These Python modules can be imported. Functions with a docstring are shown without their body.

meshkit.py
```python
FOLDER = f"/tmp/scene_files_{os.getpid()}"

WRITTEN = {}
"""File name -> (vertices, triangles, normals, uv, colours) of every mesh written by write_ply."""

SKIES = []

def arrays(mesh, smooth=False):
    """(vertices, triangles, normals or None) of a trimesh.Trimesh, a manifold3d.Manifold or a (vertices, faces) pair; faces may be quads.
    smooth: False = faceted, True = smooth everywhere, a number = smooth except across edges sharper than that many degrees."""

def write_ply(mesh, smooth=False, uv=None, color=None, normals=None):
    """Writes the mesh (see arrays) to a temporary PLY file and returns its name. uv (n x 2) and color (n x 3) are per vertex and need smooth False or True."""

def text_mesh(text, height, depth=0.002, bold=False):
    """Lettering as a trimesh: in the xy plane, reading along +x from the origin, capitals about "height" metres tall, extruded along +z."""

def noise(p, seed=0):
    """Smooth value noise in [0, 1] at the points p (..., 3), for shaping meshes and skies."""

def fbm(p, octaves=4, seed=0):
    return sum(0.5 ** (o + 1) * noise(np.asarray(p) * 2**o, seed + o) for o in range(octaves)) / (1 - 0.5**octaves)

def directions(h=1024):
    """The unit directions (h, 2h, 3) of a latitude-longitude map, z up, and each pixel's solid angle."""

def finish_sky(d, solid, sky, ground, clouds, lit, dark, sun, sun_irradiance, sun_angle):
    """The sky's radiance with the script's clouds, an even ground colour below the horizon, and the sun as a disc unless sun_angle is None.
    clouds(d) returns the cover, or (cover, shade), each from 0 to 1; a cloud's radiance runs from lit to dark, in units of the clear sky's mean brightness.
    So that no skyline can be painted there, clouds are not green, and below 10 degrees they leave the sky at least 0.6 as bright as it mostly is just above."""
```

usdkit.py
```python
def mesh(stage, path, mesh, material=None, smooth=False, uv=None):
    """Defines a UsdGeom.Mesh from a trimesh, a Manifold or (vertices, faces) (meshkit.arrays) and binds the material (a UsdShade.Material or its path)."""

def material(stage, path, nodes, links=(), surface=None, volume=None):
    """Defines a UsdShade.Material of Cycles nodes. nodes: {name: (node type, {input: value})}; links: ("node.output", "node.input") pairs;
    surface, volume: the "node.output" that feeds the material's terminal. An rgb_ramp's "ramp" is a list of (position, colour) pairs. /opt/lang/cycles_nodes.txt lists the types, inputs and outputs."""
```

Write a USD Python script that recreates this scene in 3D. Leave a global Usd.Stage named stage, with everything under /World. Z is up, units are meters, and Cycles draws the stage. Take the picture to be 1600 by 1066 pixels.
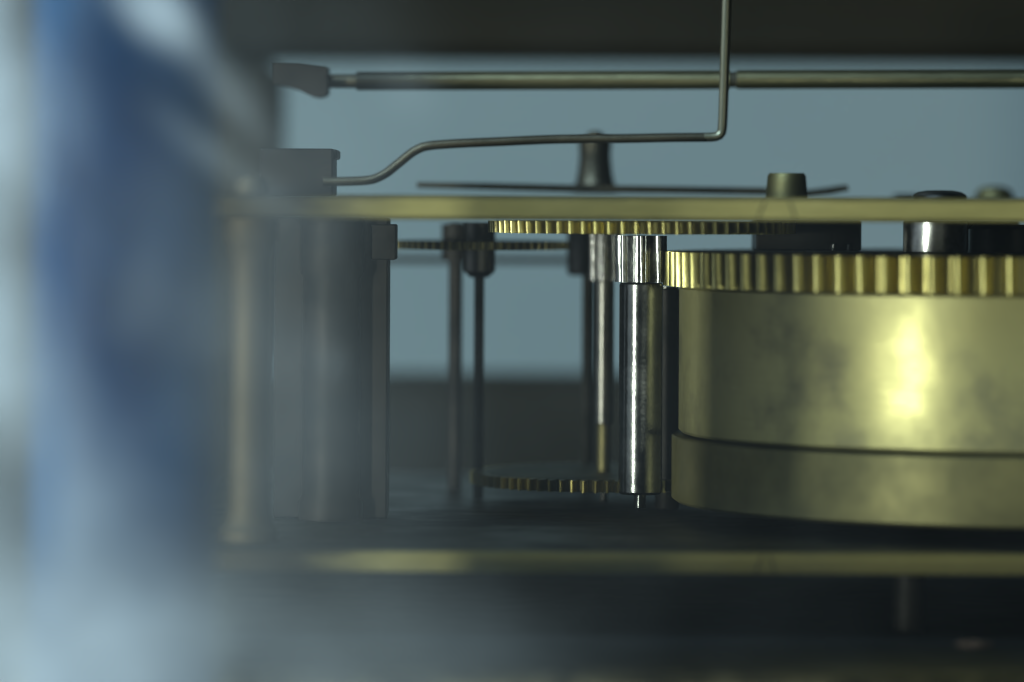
import math, random
import numpy as np, trimesh, usdkit
from pxr import Usd, UsdGeom, UsdLux, UsdShade, Gf, Sdf
from shapely.geometry import Polygon

random.seed(7)
stage = Usd.Stage.CreateInMemory()
UsdGeom.SetStageUpAxis(stage, UsdGeom.Tokens.z)
UsdGeom.SetStageMetersPerUnit(stage, 1.0)
UsdGeom.Xform.Define(stage, '/World')
UsdGeom.Scope.Define(stage, '/World/Looks')

# ------------------------------------------------------------------ camera
FPX, CX, HY = 6048.0, 800.0, 318.0          # focal length in photo pixels, principal point
ROLL = math.radians(0.30)
FOCUS = 0.250
cam = UsdGeom.Camera.Define(stage, '/World/camera')
cam.CreateHorizontalApertureAttr(36.0)
cam.CreateVerticalApertureAttr(24.0)
cam.CreateFocalLengthAttr(FPX / 1600 * 36.0)
cam.CreateVerticalApertureOffsetAttr(-(533 - HY) / 1600 * 36.0)
cam.CreateFStopAttr(22.0)
cam.CreateFocusDistanceAttr(FOCUS)
cam.CreateClippingRangeAttr(Gf.Vec2f(0.02, 50))
cam.CreateExposureAttr(0.0)
cam.AddRotateXOp().Set(90.0)
cam.AddRotateZOp().Set(math.degrees(ROLL))


def U(px, py):
    c, s = math.cos(ROLL), math.sin(ROLL)
    dx, dy = px - CX, py - HY
    return c * dx + s * dy, -s * dx + c * dy


def P(px, py, d):                            # a point of the photo at depth d, in metres
    dx, dy = U(px, py)
    return np.array([dx * d / FPX, d, -dy * d / FPX])


def S(n, d):                                 # a size in photo pixels at depth d, in metres
    return n * d / FPX


# ------------------------------------------------------------------ lamps
def lamp(name, pos, target, w, h, power, color):
    l = UsdLux.RectLight.Define(stage, '/World/' + name)
    l.CreateWidthAttr(w); l.CreateHeightAttr(h)
    l.CreateIntensityAttr(power); l.CreateColorAttr(Gf.Vec3f(*color)); l.CreateNormalizeAttr(False)
    m = Gf.Matrix4d(1).SetLookAt(Gf.Vec3d(*map(float, pos)), Gf.Vec3d(*map(float, target)), Gf.Vec3d(0, 0, 1)).GetInverse()
    l.AddTransformOp().Set(m)
    return l


lamp('key_lamp', (-0.312, -0.158, -0.018), (0.025, 0.235, -0.010), 0.020, 0.044, 600.0, (0.98, 1.0, 0.84))
lamp('front_lamp', (0.20, -0.55, -0.20), (0.02, 0.24, -0.005), 0.34, 0.09, 7.5, (0.97, 1.0, 0.84))
lamp('room_fill', (-0.85, -0.10, 0.00), (0.01, 0.24, -0.01), 1.20, 0.50, 0.72, (0.80, 0.93, 1.0))  # added unseen soft light that fills the barrel's left side
lamp('veil_fill', (-0.28, -0.12, 0.42), (-0.03, 0.19, 0.0), 0.34, 0.30, 9.5, (0.60, 0.84, 1.0))  # added unseen light from above, brightens the veil on the pane
lamp('wall_fill', (-0.22, 0.55, 0.40), (-0.06, 0.95, 0.0), 0.4, 0.2, 2.6, (0.80, 0.98, 1.0))  # added unseen light that brightens the wall behind

# ------------------------------------------------------------------ materials
def M(name, nodes, links=(), surface='p.BSDF'):
    return usdkit.material(stage, '/World/Looks/' + name, nodes, links, surface=surface)


def metal(name, c1, c2, rough, scale=160, rough2=None, bump=0.0, bscale=900, stretch=(1, 1, 1), metallic=1.0, lo=0.35, hi=0.68, shift=(0, 0, 0), spec=.5):
    nodes = {
        'g': ('geometry', {}),
        'mp': ('mapping', {'scale': stretch, 'location': shift}),
        'n': ('noise_texture', {'scale': scale, 'detail': 5, 'roughness': 0.6}),
        'r': ('rgb_ramp', {'ramp': [(lo, c1), (hi, c2)]}),
        'q': ('map_range', {'from_min': lo, 'from_max': hi, 'to_min': rough, 'to_max': rough2 or rough, 'clamp': True}),
        'p': ('principled_bsdf', {'metallic': metallic, 'specular_ior_level': spec})}
    links = [('g.position', 'mp.vector'), ('mp.vector', 'n.vector'), ('n.fac', 'r.fac'), ('n.fac', 'q.value'), ('r.color', 'p.base_color'), ('q.result', 'p.roughness')]
    if bump:
        nodes['b_n'] = ('noise_texture', {'scale': bscale, 'detail': 3})
        nodes['b'] = ('bump', {'strength': bump, 'distance': 0.0004})
        links += [('mp.vector', 'b_n.vector'), ('b_n.fac', 'b.height'), ('b.normal', 'p.normal')]
    return M(name, nodes, links)


L = {}


def shaded_metal(name, x0, x1, c0, c1, c2, dark, r0, r1):
    """Filed metal, its colour darkened towards the left end to stand for weaker light."""
    n = {'g': ('geometry', {}), 'sep': ('separate_xyz', {}), 'mp': ('mapping', {'scale': (.35, 1, 2)}),
         'n1': ('noise_texture', {'scale': 260, 'detail': 5, 'roughness': .6}), 'n2': ('noise_texture', {'scale': 1800, 'detail': 3}),
         'w': ('map_range', {'from_min': .3, 'from_max': .7, 'to_min': -.0022, 'to_max': .0022}), 'add': ('math', {'math_type': 'add'}),
         't': ('map_range', {'range_type': 'smoothstep', 'from_min': x0, 'from_max': x1, 'to_min': 1, 'to_max': 0, 'clamp': True}),
         'r': ('rgb_ramp', {'ramp': [(.32, c0), (.5, c1), (.7, c2)]}),
         'm': ('mix', {'color2': dark}), 'q': ('map_range', {'from_min': .3, 'from_max': .7, 'to_min': r0, 'to_max': r1, 'clamp': True}),
         'b': ('bump', {'strength': .12, 'distance': .0003}), 'p': ('principled_bsdf', {'metallic': 1.0})}
    k = [('g.position', 'sep.vector'), ('g.position', 'mp.vector'), ('mp.vector', 'n1.vector'), ('mp.vector', 'n2.vector'), ('n1.fac', 'w.value'), ('sep.x', 'add.value1'), ('w.result', 'add.value2'),
         ('add.value', 't.value'), ('n1.fac', 'r.fac'), ('t.result', 'm.fac'), ('r.color', 'm.color1'), ('m.color', 'p.base_color'), ('n1.fac', 'q.value'), ('q.result', 'p.roughness'),
         ('n2.fac', 'b.height'), ('b.normal', 'p.normal')]
    return M(name, n, k)


L['brass_plate'] = shaded_metal('brass_plate', P(455, 330, .226)[0], P(640, 330, .226)[0], (.44, .395, .165), (.54, .485, .21), (.66, .60, .28), (.070, .062, .042), .52, .40)  # left end of the plate edge dimmed in the colour, as if less lit
L['rod_metal'] = shaded_metal('rod_metal', P(560, 126, .264)[0], P(900, 126, .264)[0], (.46, .42, .24), (.56, .515, .30), (.66, .61, .37), (.085, .082, .068), .38, .28)  # rod colour darkens leftwards in place of fading light
L['brass_lid'] = metal('brass_lid', (.12, .115, .062), (.31, .28, .125), .54, 90, .42, .06, 500, metallic=.6, lo=.34, hi=.66, spec=.3)
L['plate_face'] = metal('plate_face', (.035, .038, .035), (.11, .10, .07), .60, 130, .42, .2, 500, lo=.40, hi=.62)


def barrel_material():
    """Tarnished brass: dull olive with stains and turning lines, and a lamp flare painted in one spot of the wall."""
    D = .2325
    n = {'g': ('geometry', {}),
         'n1': ('noise_texture', {'scale': 85, 'detail': 6, 'roughness': .62}), 'n2': ('noise_texture', {'scale': 420, 'detail': 4, 'roughness': .6}),
         'mp': ('mapping', {'scale': (1, 1, 14)}), 'n3': ('noise_texture', {'scale': 240, 'detail': 3}),
         'flare': ('mapping', {'mapping_type': 'texture', 'location': tuple(P(1408, 588, D)), 'rotation': (0, math.radians(14), 0), 'scale': (S(105, D), .02, S(125, D))}),
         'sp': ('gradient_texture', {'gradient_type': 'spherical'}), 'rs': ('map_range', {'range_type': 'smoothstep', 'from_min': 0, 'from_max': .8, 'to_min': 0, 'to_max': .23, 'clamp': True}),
         'sum': ('math', {'math_type': 'add'}), 'mix': ('mix_float', {'fac': .22}),
         'r': ('rgb_ramp', {'ramp': [(.36, (.19, .18, .115)), (.50, (.41, .38, .18)), (.85, (.56, .505, .22))]}),
         'q': ('map_range', {'from_min': .36, 'from_max': .85, 'to_min': .54, 'to_max': .25, 'clamp': True}),
         'b': ('bump', {'strength': .10, 'distance': .0002}), 'p': ('principled_bsdf', {'metallic': .5, 'specular_ior_level': .3})}
    k = [('g.position', 'n1.vector'), ('g.position', 'n2.vector'), ('g.position', 'mp.vector'), ('mp.vector', 'n3.vector'), ('g.position', 'flare.vector'), ('flare.vector', 'sp.vector'), ('sp.fac', 'rs.value'),
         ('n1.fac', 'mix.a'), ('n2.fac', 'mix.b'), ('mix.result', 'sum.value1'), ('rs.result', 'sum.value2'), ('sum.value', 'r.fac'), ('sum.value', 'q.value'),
         ('r.color', 'p.base_color'), ('q.result', 'p.roughness'), ('n3.fac', 'b.height'), ('b.normal', 'p.normal')]
    return M('brass_barrel', n, k)


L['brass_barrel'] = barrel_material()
L['iron_black'] = metal('iron_black', (.003, .003, .003), (.026, .022, .019), .62, 260, .5, metallic=0, spec=.25)
L['brass_teeth'] = metal('brass_teeth', (.50, .45, .18), (.62, .56, .24), .42, 500, .36, .08, 1500)
L['brass_low'] = metal('brass_low', (.26, .23, .09), (.40, .35, .14), .40, 400, .34)
L['brass_dark'] = metal('brass_dark', (.18, .165, .085), (.28, .25, .12), .58, 300, .5)
L['brass_pillar'] = metal('brass_pillar', (.095, .080, .052), (.135, .11, .07), .72, 200, .68)
L['steel'] = metal('steel', (.12, .125, .125), (.22, .225, .225), .19, 500, .28, .035, 3200)
L['steel_leaf'] = metal('steel_leaf', (.24, .245, .245), (.42, .425, .425), .20, 600, .32, .08, 2600)
L['steel_bright'] = metal('steel_bright', (.55, .56, .57), (.68, .69, .70), .24, 500, .32, .06, 2200)
L['steel_grey'] = metal('steel_grey', (.14, .14, .13), (.22, .215, .20), .30, 500, .38, .03, 2600)
L['steel_rough'] = metal('steel_rough', (.36, .36, .36), (.62, .62, .62), .26, 900, .36, .30, 2600)
L['steel_dark'] = metal('steel_dark', (.05, .05, .05), (.085, .08, .075), .42, 300, .34, .05, 900)
L['steel_brown'] = metal('steel_brown', (.095, .084, .060), (.165, .145, .105), .50, 420, .42, .08, 1200)
L['rod_steel'] = metal('rod_steel', (.44, .42, .30), (.54, .51, .37), .36, 300, .32, .06, 900, stretch=(.1, 1, 1))
L['case_wood'] = metal('case_wood', (.004, .007, .007), (.024, .020, .012), .6, 45, .55, metallic=0, stretch=(.15, 1, 1), spec=.12)
L['floor_brass'] = metal('floor_brass', (.030, .040, .048), (.07, .075, .075), .55, 120, .42, .1, 500, metallic=0)
L['ledge_brass'] = metal('ledge_brass', (.07, .065, .045), (.46, .42, .26), .5, 420, .40, .2, 600, metallic=.7, lo=.42, hi=.62)
L['wall_paint'] = metal('wall_paint', (.41, .54, .60), (.48, .60, .655), .8, 6, .75, metallic=0)
L['blue_post'] = metal('blue_post', (.008, .070, .27), (.035, .15, .42), .55, 95, .5, .3, 160, metallic=0, stretch=(1, 1, .45), lo=.40, hi=.66)  # blue of reflected daylight is put into the post colour
L['fleck'] = metal('fleck', (.20, .14, .12), (.34, .24, .20), .6, 800, .6, metallic=0)
L['scratch'] = metal('scratch', (.03, .03, .02), (.05, .045, .03), .6, 300, .6, metallic=0)


def glass_material():
    """A clear pane with a painted veil of light and glints, plus small smudges, thickest along its left edge and in its lower left corner."""
    D = 0.185
    n = {'g': ('geometry', {}), 'sep': ('separate_xyz', {}),
         'clear': ('transparent_bsdf', {'color': (.965, .985, .98)}), 'shine': ('glossy_bsdf', {'roughness': .02, 'color': (1, 1, 1)}),
         'fr': ('fresnel', {'IOR': 1.45}), 'pane': ('mix_closure', {}),
         'haze': ('diffuse_bsdf', {'color': (.58, .72, .86)}), 'all': ('mix_closure', {})}
    k = [('g.position', 'sep.vector'), ('fr.fac', 'pane.fac'), ('clear.BSDF', 'pane.closure1'), ('shine.BSDF', 'pane.closure2'),
         ('pane.closure', 'all.closure1'), ('haze.BSDF', 'all.closure2')]
    total = None
    # name, px, py, rx, ry, angle, weight
    for i, (px, py, rx, ry, ang, w) in enumerate([
            (-80, 230, 205, 900, 0, .52), (30, 200, 130, 190, 10, .16), (10, 560, 140, 230, -15, .22), (-80, 1070, 500, 400, 0, .46), (300, 1060, 800, 270, 0, .13), (900, 700, 1600, 1000, 0, .014),
            (385, 560, 440, 950, 0, .060), (385, 600, 150, 560, 0, .02), (240, 15, 120, 70, 40, .36), (330, 110, 210, 46, 52, .12), (110, 720, 260, 150, 60, .14), (215, 460, 70, 120, 20, .02),
            (345, 250, 190, 42, 37, .09), (516, 370, 18, 34, 0, .03), (518, 568, 22, 36, 10, .05), (640, 140, 90, 60, 30, .04)]):
        p = P(px, py, D)
        n[f'm{i}'] = ('mapping', {'mapping_type': 'texture', 'location': tuple(p), 'rotation': (0, math.radians(ang), 0), 'scale': (S(rx, D), 1.0, S(ry, D))})
        n[f'e{i}'] = ('gradient_texture', {'gradient_type': 'spherical'})
        n[f's{i}'] = ('map_range', {'range_type': 'smoothstep', 'from_min': 0, 'from_max': 1, 'to_min': 0, 'to_max': w, 'clamp': True})
        k += [('g.position', f'm{i}.vector'), (f'm{i}.vector', f'e{i}.vector'), (f'e{i}.fac', f's{i}.value')]
        if total is None:
            total = f's{i}.result'
        else:
            n[f'a{i}'] = ('math', {'math_type': 'add'})
            k += [(total, f'a{i}.value1'), (f's{i}.result', f'a{i}.value2')]
            total = f'a{i}.value'
    n['nz'] = ('noise_texture', {'scale': 130, 'detail': 3, 'roughness': .55})
    n['nr'] = ('map_range', {'from_min': .3, 'from_max': .7, 'to_min': .55, 'to_max': 1.4, 'clamp': True})
    n['mul'] = ('math', {'math_type': 'multiply', 'use_clamp': True})
    n['min'] = ('math', {'math_type': 'minimum', 'value2': .85})
    k += [('g.position', 'nz.vector'), ('nz.fac', 'nr.value'), (total, 'mul.value1'), ('nr.result', 'mul.value2'), ('mul.value', 'min.value1'), ('min.value', 'all.fac')]
    return M('veiled_glass', n, k, 'all.closure')


L['veiled_glass'] = glass_material()

# ------------------------------------------------------------------ builders
USED = {}


def numbered(parent, name):
    key = (parent, name)
    n = USED.get(key, 0); USED[key] = n + 1
    return f'{parent}/{name}' if n == 0 else f'{parent}/{name}_{n:03d}'


def path(p):
    return '/World' if p is None else str(p.GetPath())


def tag(o, label=None, cat=None, group=None, kind=None):
    for k, v in (('label', label), ('category', cat), ('group', group), ('kind', kind)):
        if v: o.SetCustomDataByKey(k, v)
    return o


def thing(name, label, cat, loc, group=None):
    x = UsdGeom.Xform.Define(stage, numbered('/World', name))
    x.AddTranslateOp().Set(Gf.Vec3d(*map(float, loc)))
    return tag(x.GetPrim(), label, cat, group)


def obj(name, mesh, look, parent=None, smooth=35):
    """The mesh in the coordinates of its thing."""
    return usdkit.mesh(stage, numbered(path(parent), name), mesh, L[look], smooth=smooth).GetPrim()


def lathe(profile, n=64):
    """profile: (radius, z) from the axis round to the axis again, lower end first; closed."""
    pr = list(profile)
    v, f = [], []
    ring = []
    for r, z in pr:
        if r <= 1e-9:
            ring.append([len(v)]); v.append((0, 0, z))
        else:
            ring.append(list(range(len(v), len(v) + n)))
            v += [(r * math.cos(2 * math.pi * i / n), r * math.sin(2 * math.pi * i / n), z) for i in range(n)]
    for a, b in zip(ring[:-1], ring[1:]):
        for i in range(n):
            j = (i + 1) % n
            if len(a) == 1 and len(b) == 1: continue
            if len(a) == 1: f.append((a[0], b[j], b[i]))
            elif len(b) == 1: f.append((a[i], a[j], b[0]))
            else: f += [(a[i], a[j], b[j]), (a[i], b[j], b[i])]
    m = trimesh.Trimesh(np.array(v, float), np.array(f), process=False)
    return m


def cyl(r, z0, z1, ch=None, n=48):
    ch = min(r * .12, abs(z1 - z0) * .2) if ch is None else ch
    return lathe([(0, z0), (r - ch, z0), (r, z0 + ch), (r, z1 - ch), (r - ch, z1), (0, z1)], n)


def block(x0, x1, y0, y1, z0, z1, c=.00012):
    pts = []
    for x, sx in ((x0, 1), (x1, -1)):
        for y, sy in ((y0, 1), (y1, -1)):
            for z, sz in ((z0, 1), (z1, -1)):
                pts += [(x + sx * c, y + sy * c, z), (x + sx * c, y, z + sz * c), (x, y + sy * c, z + sz * c)]
    return trimesh.convex.convex_hull(np.array(pts))


def tube(pts, rad, sides=14):
    """Tube along a polyline with flat capped ends."""
    p = np.array(pts, float); r = np.broadcast_to(rad, (len(p),))
    t = np.gradient(p, axis=0); t /= np.linalg.norm(t, axis=1, keepdims=True)
    a = np.cross(t, [0, 1.0, 0]); a /= np.linalg.norm(a, axis=1, keepdims=True)
    b = np.cross(t, a); ang = np.arange(sides) * 2 * np.pi / sides
    v = (p[:, None] + r[:, None, None] * (np.cos(ang)[None, :, None] * a[:, None] + np.sin(ang)[None, :, None] * b[:, None])).reshape(-1, 3)
    f = []
    for i in range(len(p) - 1):
        for j in range(sides):
            k = (j + 1) % sides
            f += [(i * sides + j, i * sides + k, (i + 1) * sides + k), (i * sides + j, (i + 1) * sides + k, (i + 1) * sides + j)]
    n0, n1 = len(v), len(v) + 1
    v = np.vstack([v, p[0], p[-1]])
    e = (len(p) - 1) * sides
    for j in range(sides):
        k = (j + 1) % sides
        f += [(n0, k, j), (n1, e + j, e + k)]
    m = trimesh.Trimesh(v, np.array(f), process=False)
    m.fix_normals()
    return m


def spline(pts, n=8):
    from scipy.interpolate import PchipInterpolator
    p = np.array(pts, float)
    s = np.r_[0, np.cumsum(np.linalg.norm(np.diff(p, axis=0), axis=1))]
    q = np.linspace(0, s[-1], n * (len(p) - 1) + 1)
    return np.stack([PchipInterpolator(s, p[:, k])(q) for k in range(3)], 1)


def ribbon(poly, y0, y1):
    """A flat outline in x, z (metres) drawn out from y0 to y1."""
    m = trimesh.creation.extrude_polygon(Polygon(poly), y1 - y0, engine='earcut')
    v = m.vertices
    m = trimesh.Trimesh(np.stack([v[:, 0], y0 + v[:, 2], v[:, 1]], 1), m.faces, process=False)
    m.fix_normals()
    return m


def tooth_mesh(r_root, r_tip, width, z0, z1, ang, tipw=.62, jitter=0.0):
    h = r_tip - r_root
    w = width * (1 + jitter)
    side = [(-h * .15, w / 2), (h * .42, w / 2 * .98), (h * .72, w / 2 * (tipw + .22)), (h * .92, w / 2 * tipw * .75), (h, w / 2 * tipw * .30)]
    poly = [(r_root + a, b) for a, b in side] + [(r_root + a, -b) for a, b in reversed(side)]
    c, s = math.cos(ang), math.sin(ang)
    n = len(poly)
    v = [(x * c - y * s, x * s + y * c, z) for z in (z0, z1) for x, y in poly]
    f = []
    for i in range(n):
        j = (i + 1) % n
        f += [(i, j, n + j), (i, n + j, n + i)]
    for i in range(1, n - 1):
        f += [(0, i + 1, i), (n, n + i, n + i + 1)]
    m = trimesh.Trimesh(np.array(v), np.array(f), process=False)
    m.fix_normals()
    return m


def gear(parent, name, look, r, z0, z1, n, height, phase, tooth_look=None, hub=0.0, spokes=False, frac=.52, seed=1):
    """A toothed wheel: a rim (or disc) with each tooth a sub-part of it."""
    rng = random.Random(seed)
    rr = r - height
    c = min(.00006, (z1 - z0) * .1)
    w = obj(name, lathe([(hub, z0), (rr - c, z0), (rr, z0 + c), (rr, z1 - c), (rr - c, z1), (hub, z1), (hub, z0)] if hub else
                        [(0, z0), (rr - c, z0), (rr, z0 + c), (rr, z1 - c), (rr - c, z1), (0, z1)], 128), look, parent)
    pitch = 2 * math.pi * (rr + height * .5) / n
    for i in range(n):
        obj('tooth', tooth_mesh(rr, r + rng.uniform(-1, 1) * height * .03, pitch * frac, z0 + c * .4, z1 - c * .4, phase + 2 * math.pi * i / n + rng.uniform(-1, 1) * .02 * 2 * math.pi / n, jitter=rng.uniform(-.06, .06)),
            tooth_look or look, w, smooth=50)
    return w


def axis_at(px, d):
    """x of an upright axis seen at px on the level of the movement's middle."""
    return P(px, 600, d)[0]


def zz(py, d, px=1000):
    return P(px, py, d)[2]


# ------------------------------------------------------------------ the setting: wall, case
wall = obj('wall', block(-.9, .9, .95, .97, -.6, .8, .002), 'wall_paint')
tag(wall, 'plain pale blue grey wall seen beyond the open far side of the clock case', 'wall', kind='structure')
ZB = zz(1054, .205)                           # top of the case's base
floor = obj('case_base', block(-.12, .13, .2078, .347, ZB - .012, ZB - .0006, .0003), 'floor_brass')
tag(floor, 'dark floor of the clock case under the movement', 'base', kind='structure')

led = thing('base_moulding', 'dull speckled brass moulding along the bottom edge of the picture', 'moulding', (0, .205, ZB))
obj('lip', block(-.12, .13, -.0022, .0022, -.0032, 0, .0005), 'ledge_brass', led)
obj('fascia', block(-.12, .13, -.0010, .0018, -.0125, -.0034, .0004), 'ledge_brass', led)

DF = .345
fr = thing('clock_case', 'dark wooden far side frame of the clock case around the bright opening', 'frame', (0, DF, 0))
x_l, x_r = P(436, 220, DF)[0], P(1800, 220, DF)[0]
z_t, z_b = zz(95, DF), zz(590, DF)
obj('top_rail', block(-.11, .13, 0, .012, z_t, z_t + .06, .0012), 'case_wood', fr)
obj('bottom_rail', block(-.11, .13, 0, .012, ZB - .012, z_b, .0012), 'case_wood', fr)
obj('stile', block(-.11, x_l, .0006, .0114, z_b + .0002, z_t - .0002, .0012), 'case_wood', fr)
obj('stile', block(x_r, .13, .0006, .0114, z_b + .0002, z_t - .0002, .0012), 'case_wood', fr)

# ------------------------------------------------------------------ movement plates
DP = .226
z_pt, z_pb = zz(309, DP), zz(344, DP)
z_bt, z_bb = zz(863, DP), zz(897, DP)
XL, XR = P(235, 330, DP)[0], .060


def plate(name, label, z0, z1, scratches):
    t = thing(name, label, 'plate', (0, DP, z0))
    obj('sheet', block(XL, XR, .0004, .066, .00002, z1 - z0 - .00002, .00002), 'plate_face', t)
    obj('edge', block(XL, XR, 0, .00038, 0, z1 - z0, .00010), 'brass_plate', t)
    for px in scratches:
        x = P(px[0], 330, DP)[0]
        h = z1 - z0
        pts = [(x + S(px[1], DP) * s, -.00002, h * q) for s, q in ((0, .12), (.25, .3), (.45, .5), (.75, .72), (1, .9))]
        obj('scratch', tube(spline(pts, 4), .00005, 6), 'scratch', t)
    return t


tp = plate('movement_plate', 'upper brass movement plate, a bright straight strip across the picture', z_pb, z_pt, [(1184, 12), (1243, -10)])
bp = plate('movement_plate', 'lower brass movement plate, a dim straight strip below the barrel', z_bb, z_bt, [(1184, 10), (1214, -9)])

# ------------------------------------------------------------------ barrel
DB = .252
bx = axis_at(1575, DB)
k = S(1, DB)
zc = lambda py: -(py - HY) * DB / FPX
b = thing('mainspring_barrel', 'large tarnished brass spring barrel with a toothed upper rim and bright reflection', 'barrel', (bx, DB, 0))
R = 514 * k
z_w1, z_w0 = zc(391), zc(445)
z_line, z_bot = zc(676), zc(780)
gw = gear(b, 'great_wheel', 'brass_low', 540 * k, z_w0, z_w1, 92, .00135, -math.pi / 2 + .012, 'brass_teeth', frac=.57)  # rim darker than teeth: shade of the gaps is in its colour
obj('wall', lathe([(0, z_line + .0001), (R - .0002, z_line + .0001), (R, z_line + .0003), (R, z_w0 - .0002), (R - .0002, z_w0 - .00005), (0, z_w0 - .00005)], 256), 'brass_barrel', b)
obj('lid', lathe([(0, z_bot), (R + .0002, z_bot), (R + .00045, z_bot + .0002), (R + .00045, z_line - .00016), (R + .00036, z_line - .00006), (R - .0003, z_line - .00005), (0, z_line - .00005)], 256), 'brass_lid', b)
obj('arbor', cyl(.0026, z_bot - .0012, zc(347)), 'steel_dark', b)

st = thing('steel_stud', 'bright polished steel stud standing on the barrel under the upper plate', 'stud', (axis_at(1460, .246), .246, 0))
d = .246
obj('post', cyl(S(50, d), z_w1 + .00003, z_pb - .00004, .0001), 'steel_bright', st)
cap = thing('screw_head', 'domed dark steel screw head on the upper plate above the bright stud', 'screw', (axis_at(1467, .244), .244, z_pt))
r = S(42, .244)
obj('dome', lathe([(0, .00003), (r, .00003), (r, .00018), (r * .96, .00032), (r * .8, .00048), (r * .5, .00058), (0, .0006)], 48), 'steel_dark', cap)
obj('washer', cyl(r * .6, -.00002, .00004, .00001), 'steel', cap)

# ------------------------------------------------------------------ arbors
def leaves(parent, r, z0, z1, n, look, phase=0.0):
    core = obj('pinion', cyl(r * .56, z0, z1, .00003), look, parent)
    for i in range(n):
        obj('leaf', tooth_mesh(r * .54, r, 2 * math.pi * r * .82 / n * .42, z0 + .00002, z1 - .00002, phase + 2 * math.pi * i / n, tipw=.8), look, core, smooth=50)


def upright(name, label, cat, px, d, group=None):
    return thing(name, label, cat, (axis_at(px, d), d, 0), group)


def Z(py, d):
    return -(py - HY) * d / FPX


d = .252
a = upright('center_arbor', 'thick polished steel arbor with pinion and bright toothed wheel beside the barrel', 'arbor', 1001, d)
obj('shaft', lathe([(0, Z(792, d)), (S(9, d), Z(792, d)), (S(9, d), Z(772, d)), (S(31, d), Z(771, d)), (S(34, d), Z(767, d)), (S(34, d), Z(444, d)), (S(32, d), Z(441, d)), (0, Z(441, d))], 64), 'steel', a)
leaves(a, S(41, d), Z(440.5, d), Z(367, d), 7, 'steel_leaf', .22)
gear(a, 'center_wheel', 'brass_low', S(240, d), -.00190, -.00110, 72, .00095, -math.pi / 2 + .02, 'brass_teeth', frac=.62, seed=3)  # darker rim colour stands for shade between the teeth

d = .264
a2 = upright('intermediate_arbor', 'slim steel arbor with a low toothed wheel, just left of the thick arbor', 'arbor', 944, d)
obj('shaft', cyl(S(15, d), Z(662, d), Z(438, d)), 'steel_grey', a2)
leaves(a2, S(25, d), Z(438, d), Z(352, d), 7, 'steel_rough', .1)
obj('brass_sleeve', cyl(S(11, d), Z(738, d), Z(661.5, d)), 'brass_dark', a2)
gear(a2, 'intermediate_wheel', 'brass_dark', S(208, d), Z(755, d), Z(736, d), 72, .0009, -math.pi / 2, 'brass_low', frac=.50, seed=4)
obj('pivot', cyl(S(6, d), z_bt + .00003, Z(753, d)), 'steel_dark', a2)

d = .274
a3 = upright('slim_arbor', 'thin dark steel arbor in front of the small dark wheel', 'arbor', 711, d)
obj('shaft', cyl(S(11, d), z_bt + .00003, Z(347, d)), 'iron_black', a3)
obj('collar', lathe([(0, Z(409, d)), (S(13, d), Z(409, d)), (S(22, d), Z(408, d)), (S(22, d), Z(350, d)), (0, Z(350, d))]), 'iron_black', a3)

d = .266
a4 = upright('small_wheel_arbor', 'dark out of focus arbor carrying a small dark toothed wheel', 'arbor', 748, d)
obj('shaft', cyl(S(8, d), z_bt + .00003, Z(347, d)), 'iron_black', a4)
obj('collar', lathe([(0, Z(434, d)), (S(14, d), Z(434, d)), (S(25, d), Z(424, d)), (S(25, d), Z(347, d)), (0, Z(347, d))]), 'steel_dark', a4)
gear(a4, 'small_wheel', 'brass_dark', S(141, d), Z(390, d), Z(376.5, d), 60, .0006, -math.pi / 2, seed=5)

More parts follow.
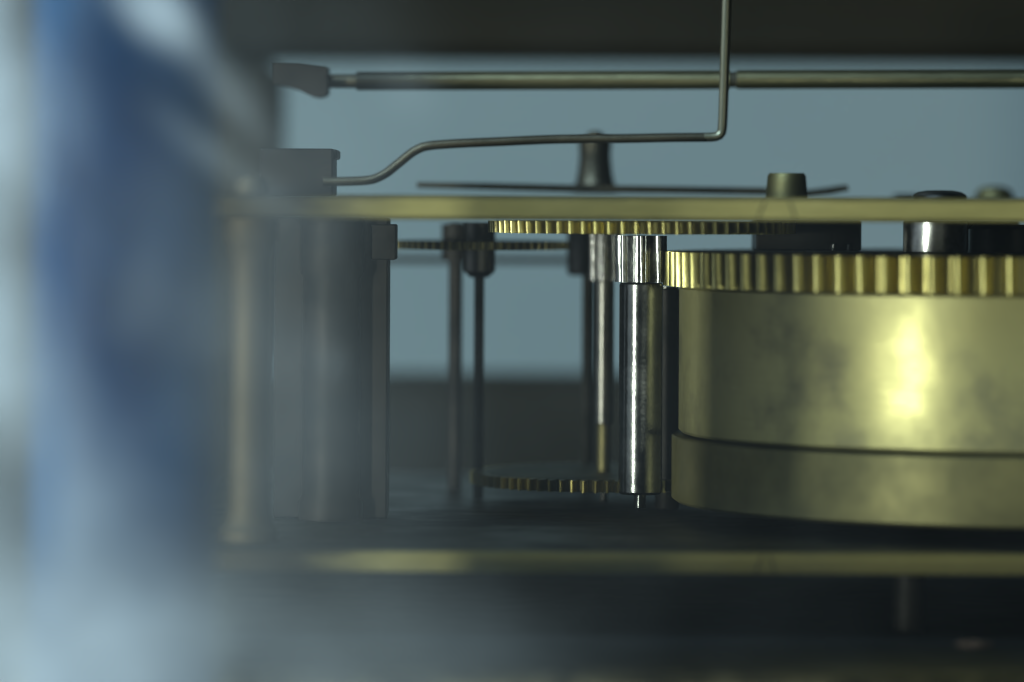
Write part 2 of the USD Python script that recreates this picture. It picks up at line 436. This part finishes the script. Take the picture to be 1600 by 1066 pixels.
d = .276
a5 = upright('plain_arbor', 'blurred brownish arbor behind, touching the left of the slim steel arbor in view', 'arbor', 919, d)
obj('shaft', cyl(S(10, d), z_bt + .00003, Z(347, d)), 'steel_brown', a5)
obj('collar', cyl(S(34, d), Z(430, d), Z(346, d)), 'steel_dark', a5)

d = .2575
a6 = upright('arbor_shade', 'added flat topped dark upright standing for the unlit right side of the thick arbor, beside the barrel', 'pillar', 1043, d)
obj('shaft', cyl(S(19, d), z_bt + .00003, Z(449, d)), 'iron_black', a6)  # added part; its black stands for the thick arbor's unlit flank
obj('rim', cyl(S(17, d), Z(449, d) + .00001, Z(446, d)), 'steel_grey', a6)

d = .250
a7 = thing('dark_bracket', 'wide dark upright bracket with a stepped edge, left of the bright gaps', 'bracket', (P(540, 560, d)[0], d, z_bt))
hh = z_pb - z_bt
zr = lambda py: Z(py, d) - z_bt + S(1.4, d)
obj('body', block(S(-110, d), S(67, d), -.0015, .003, .00003, hh - .00003, .00012), 'iron_black', a7)
obj('step', block(S(40, d), S(79, d), -.0019, .002, zr(408), zr(353), .00008), 'iron_black', a7)

pc = lathe([(0, .00003), (S(50, d), .00003), (S(50, d), hh * .06), (S(45, d), hh * .08), (S(45, d), hh * .80), (S(50, d), hh * .82), (S(50, d), hh - .00003), (0, hh - .00003)])
obj('column', pc.apply_translation((S(-20, d), -.0019, 0)), 'iron_black', a7)

d = .300
br = thing('cross_bar', 'thin blurred horizontal bar far behind the small dark wheel', 'bar', (P(760, 406, d)[0], d, P(760, 406, d)[2]))
obj('bar', block(S(-160, d), S(160, d), -.0008, .0008, -S(6, d), S(6, d)), 'steel_dark', br)

d = .232
pl = thing('movement_pillar', 'blurred turned brass pillar joining the plates at the far left', 'pillar', (axis_at(390, d), d, z_bt))
H = z_pb - z_bt
r = S(36, d)
obj('shaft', lathe([(0, .00003), (r * 1.3, .00003), (r * 1.3, .0007), (r * 1.05, .0011), (r * .92, .0022), (r * .86, H * .5), (r * .92, H - .0026), (r * 1.05, H - .0016), (r * 1.2, H - .0012), (r * 1.2, H - .00003), (0, H - .00003)]), 'brass_pillar', pl)
hz = z_pt - z_bt
obj('screw_head', lathe([(0, hz + .00003), (r * .8, hz + .00003), (r * .8, hz + .0006), (r * .6, hz + .0011), (0, hz + .0013)]), 'brass_pillar', pl)

# blocks between wheel and plate
d = .256
bl = thing('click_block', 'dark steel block between the barrel rim and the upper plate, left one', 'block', (P(1262, 370, d)[0], d, 0))
obj('body', block(S(-82, d), S(82, d), -.001, .004, z_w1 + .00004, z_pb - .00004, .0001), 'steel_dark', bl)
for px in (-2 + 40, 22 + 40):
    obj('pin', cyl(S(5, d), z_w1 + .00004, z_w1 + .0005).apply_translation((S(px, d), -.0016, 0)), 'steel', bl)
d = .262
bl = thing('ratchet_block', 'dark steel block between the barrel rim and the upper plate at the right edge', 'block', (P(1560, 370, d)[0], d, 0))
obj('body', block(S(-58, d), S(30, d), -.001, .004, z_w1 + .00004, z_pb - .00004, .0001), 'steel_dark', bl)

# ------------------------------------------------------------------ above the upper plate
d = .264
rd = thing('long_rod', 'long straight steel rod running across the top of the movement', 'rod', P(1000, 126, d))
o = P(1000, 126, d)
q = lambda px, py: P(px, py, d) - o
obj('rod', tube([q(557, 127.0), q(700, 126.6), q(1139, 125.2)], S(14.5, d), 24), 'rod_metal', rd)
obj('rod', tube([q(1151, 125.0), q(1400, 124.4), q(1720, 123.6)], S(14.5, d), 24), 'rod_metal', rd)
obj('groove', tube([q(1138.5, 125.2), q(1145, 125.1), q(1151.5, 125)], S(12.0, d), 24), 'scratch', rd)
obj('neck', tube([q(508, 127.2), q(530, 127.1), q(558, 127)], S(11, d), 20), 'steel_brown', rd)
out = [(430, 101), (470, 102), (513, 107), (513, 146), (508, 151), (498, 153), (488, 151), (470, 142), (448, 135), (430, 133)]
obj('end_block', ribbon([(q(x, y)[0], q(x, y)[2]) for x, y in out], -.0022, .0022), 'iron_black', rd)

d = .243
lv = thing('bent_lever', 'bent steel wire lever rising to the top edge and passing before the rod', 'lever', P(925, 218, d))
o = P(925, 218, d)
q = lambda px, py: P(px, py, d) - o
wire = spline([q(*p) for p in [(505, 284), (545, 283.5), (578, 281.5), (598, 274), (622, 256), (648, 236), (664, 229), (690, 226), (780, 221.5), (880, 217.5), (980, 216.5), (1060, 215), (1104, 214.8)]], 6)
obj('arm', tube(wire, S(7.2, d), 14), 'steel_brown', lv)
wire = spline([q(*p) for p in [(1100, 214.8), (1113, 214.4), (1122, 212.8), (1127.5, 207), (1129, 196), (1130.5, 160), (1133, 80), (1135.5, 0), (1137, -60)]], 6)
obj('upright', tube(wire, np.linspace(S(7.2, d), S(8.2, d), len(wire)), 14), 'rod_steel', lv)

d = .250
hb = thing('pivot_block', 'dark square steel block at the left end of the wire lever', 'block', (P(470, 300, d)[0], d, z_pt))
obj('body', block(S(-60, d), S(53, d), -.003, .003, .00003, zz(233, d, 470) - z_pt, .0001), 'iron_black', hb)
obj('lip', block(S(20, d), S(59, d), -.0025, .0025, zz(249, d, 470) - z_pt, zz(234.5, d, 470) - z_pt, .0001), 'iron_black', hb)

d = .279
ps = thing('waisted_post', 'short dark waisted post standing on the upper plate behind the lever', 'post', (axis_at(927, d) + S(1, d), d, z_pt))
zt = lambda py: Z(py, d) - z_pt + S(1, d)
k = S(1, d)
obj('body', lathe([(0, zt(304)), (34 * k, zt(304)), (34 * k, zt(290)), (30 * k, zt(286)), (27 * k, zt(270)), (24.5 * k, zt(245)), (26 * k, zt(222)), (24 * k, zt(216)), (0, zt(216))]), 'steel_brown', ps)
obj('rivet', lathe([(0, zt(217)), (13 * k, zt(217)), (13 * k, zt(211)), (9 * k, zt(206)), (0, zt(205))]), 'steel_brown', ps)

d = .272
fa = thing('flat_arm', 'thin flat dark arm with an upturned tip lying over the upper plate', 'arm', P(990, 300, d))
o = P(990, 300, d)
q = lambda px, py: (P(px, py, d) - o)[[0, 2]]
up = [(652, 285), (760, 286), (890, 289), (1060, 291.5), (1195, 293.5), (1262, 297), (1290, 293.5), (1321, 289)]
lo = [(1324, 298), (1296, 304), (1262, 307.5), (1195, 305), (1060, 303), (890, 301), (760, 297), (652, 293.5)]
obj('arm', ribbon([q(*p) for p in up + lo], -.0016, .0016), 'steel_brown', fa)

d = .258
co = thing('brass_collet', 'stubby dull brass collet standing on the upper plate', 'collet', (axis_at(1226, d) + S(1.5, d), d, z_pt))
k = S(1, d)
h = Z(270, d) - z_pt + S(1.6, d)
obj('body', lathe([(0, .00003), (33 * k, .00003), (31 * k, h * .6), (30 * k, h - .0002), (27 * k, h), (8 * k, h), (8 * k, h - .0005), (0, h - .0005)]), 'brass_dark', co)

d = .286
kn = thing('thumb_nut', 'small blurred round nut behind the upper plate at the right edge', 'nut', (axis_at(1552, d), d, z_pt))
k = S(1, d)
obj('body', lathe([(0, .00003), (30 * k, .00003), (30 * k, 10 * k), (26 * k, 17 * k), (16 * k, 22 * k), (0, 23 * k)]), 'brass_dark', kn)
kn = thing('flat_tab', 'low blurred dark tab behind the domed screw head', 'tab', (axis_at(1415, d), d, z_pt))
obj('body', block(-20 * k, 20 * k, -.001, .001, .00003, 9 * k), 'steel_dark', kn)

# ------------------------------------------------------------------ near left: blue post and the pane
d = .198
po = thing('case_post', 'blurred corner post of the case at the left edge, painted blue for the daylight it reflects, pale where light strikes', 'post', (P(194, 600, d)[0], d, ZB))
r = S(147, d)
obj('column', lathe([(0, -.012), (r, -.012), (r * .99, .0), (r * 1.0, .012), (r * .98, .03), (r, .06), (0, .06)], 96).apply_scale((1, .8, 1)), 'blue_post', po)

gp = obj('glass_pane', block(-.045, .060, .1840, .1862, ZB - .010, .050, .0003), 'veiled_glass')
tag(gp, 'smudged glass side pane of the clock case in front of the movement, veiled by painted light', 'glass pane')

# ------------------------------------------------------------------ small things under the movement
d = .232
ft = thing('foot_post', 'faint dark post under the lower plate near the right edge', 'post', (axis_at(1422, d), d, 0))
obj('shaft', cyl(S(26, d), ZB - .0006 + .00002, z_bb - .00003), 'iron_black', ft)
p = P(1521, 1008, .2235)
rng = np.random.default_rng(5)
m = trimesh.creation.icosphere(2, 1.0)
v = np.array(m.vertices) * (1 + rng.uniform(-.18, .18, (len(m.vertices), 1))) * (.0010, .0007, .00022)
ch = thing('pale_fleck', 'small pale pinkish fleck on the dark case floor at the lower right', 'fleck', (p[0], p[1], ZB - .0006 + .0002))
obj('fleck_body', trimesh.Trimesh(v, m.faces, process=False), 'fleck', ch)  # small pale pinkish raised spot on the floor
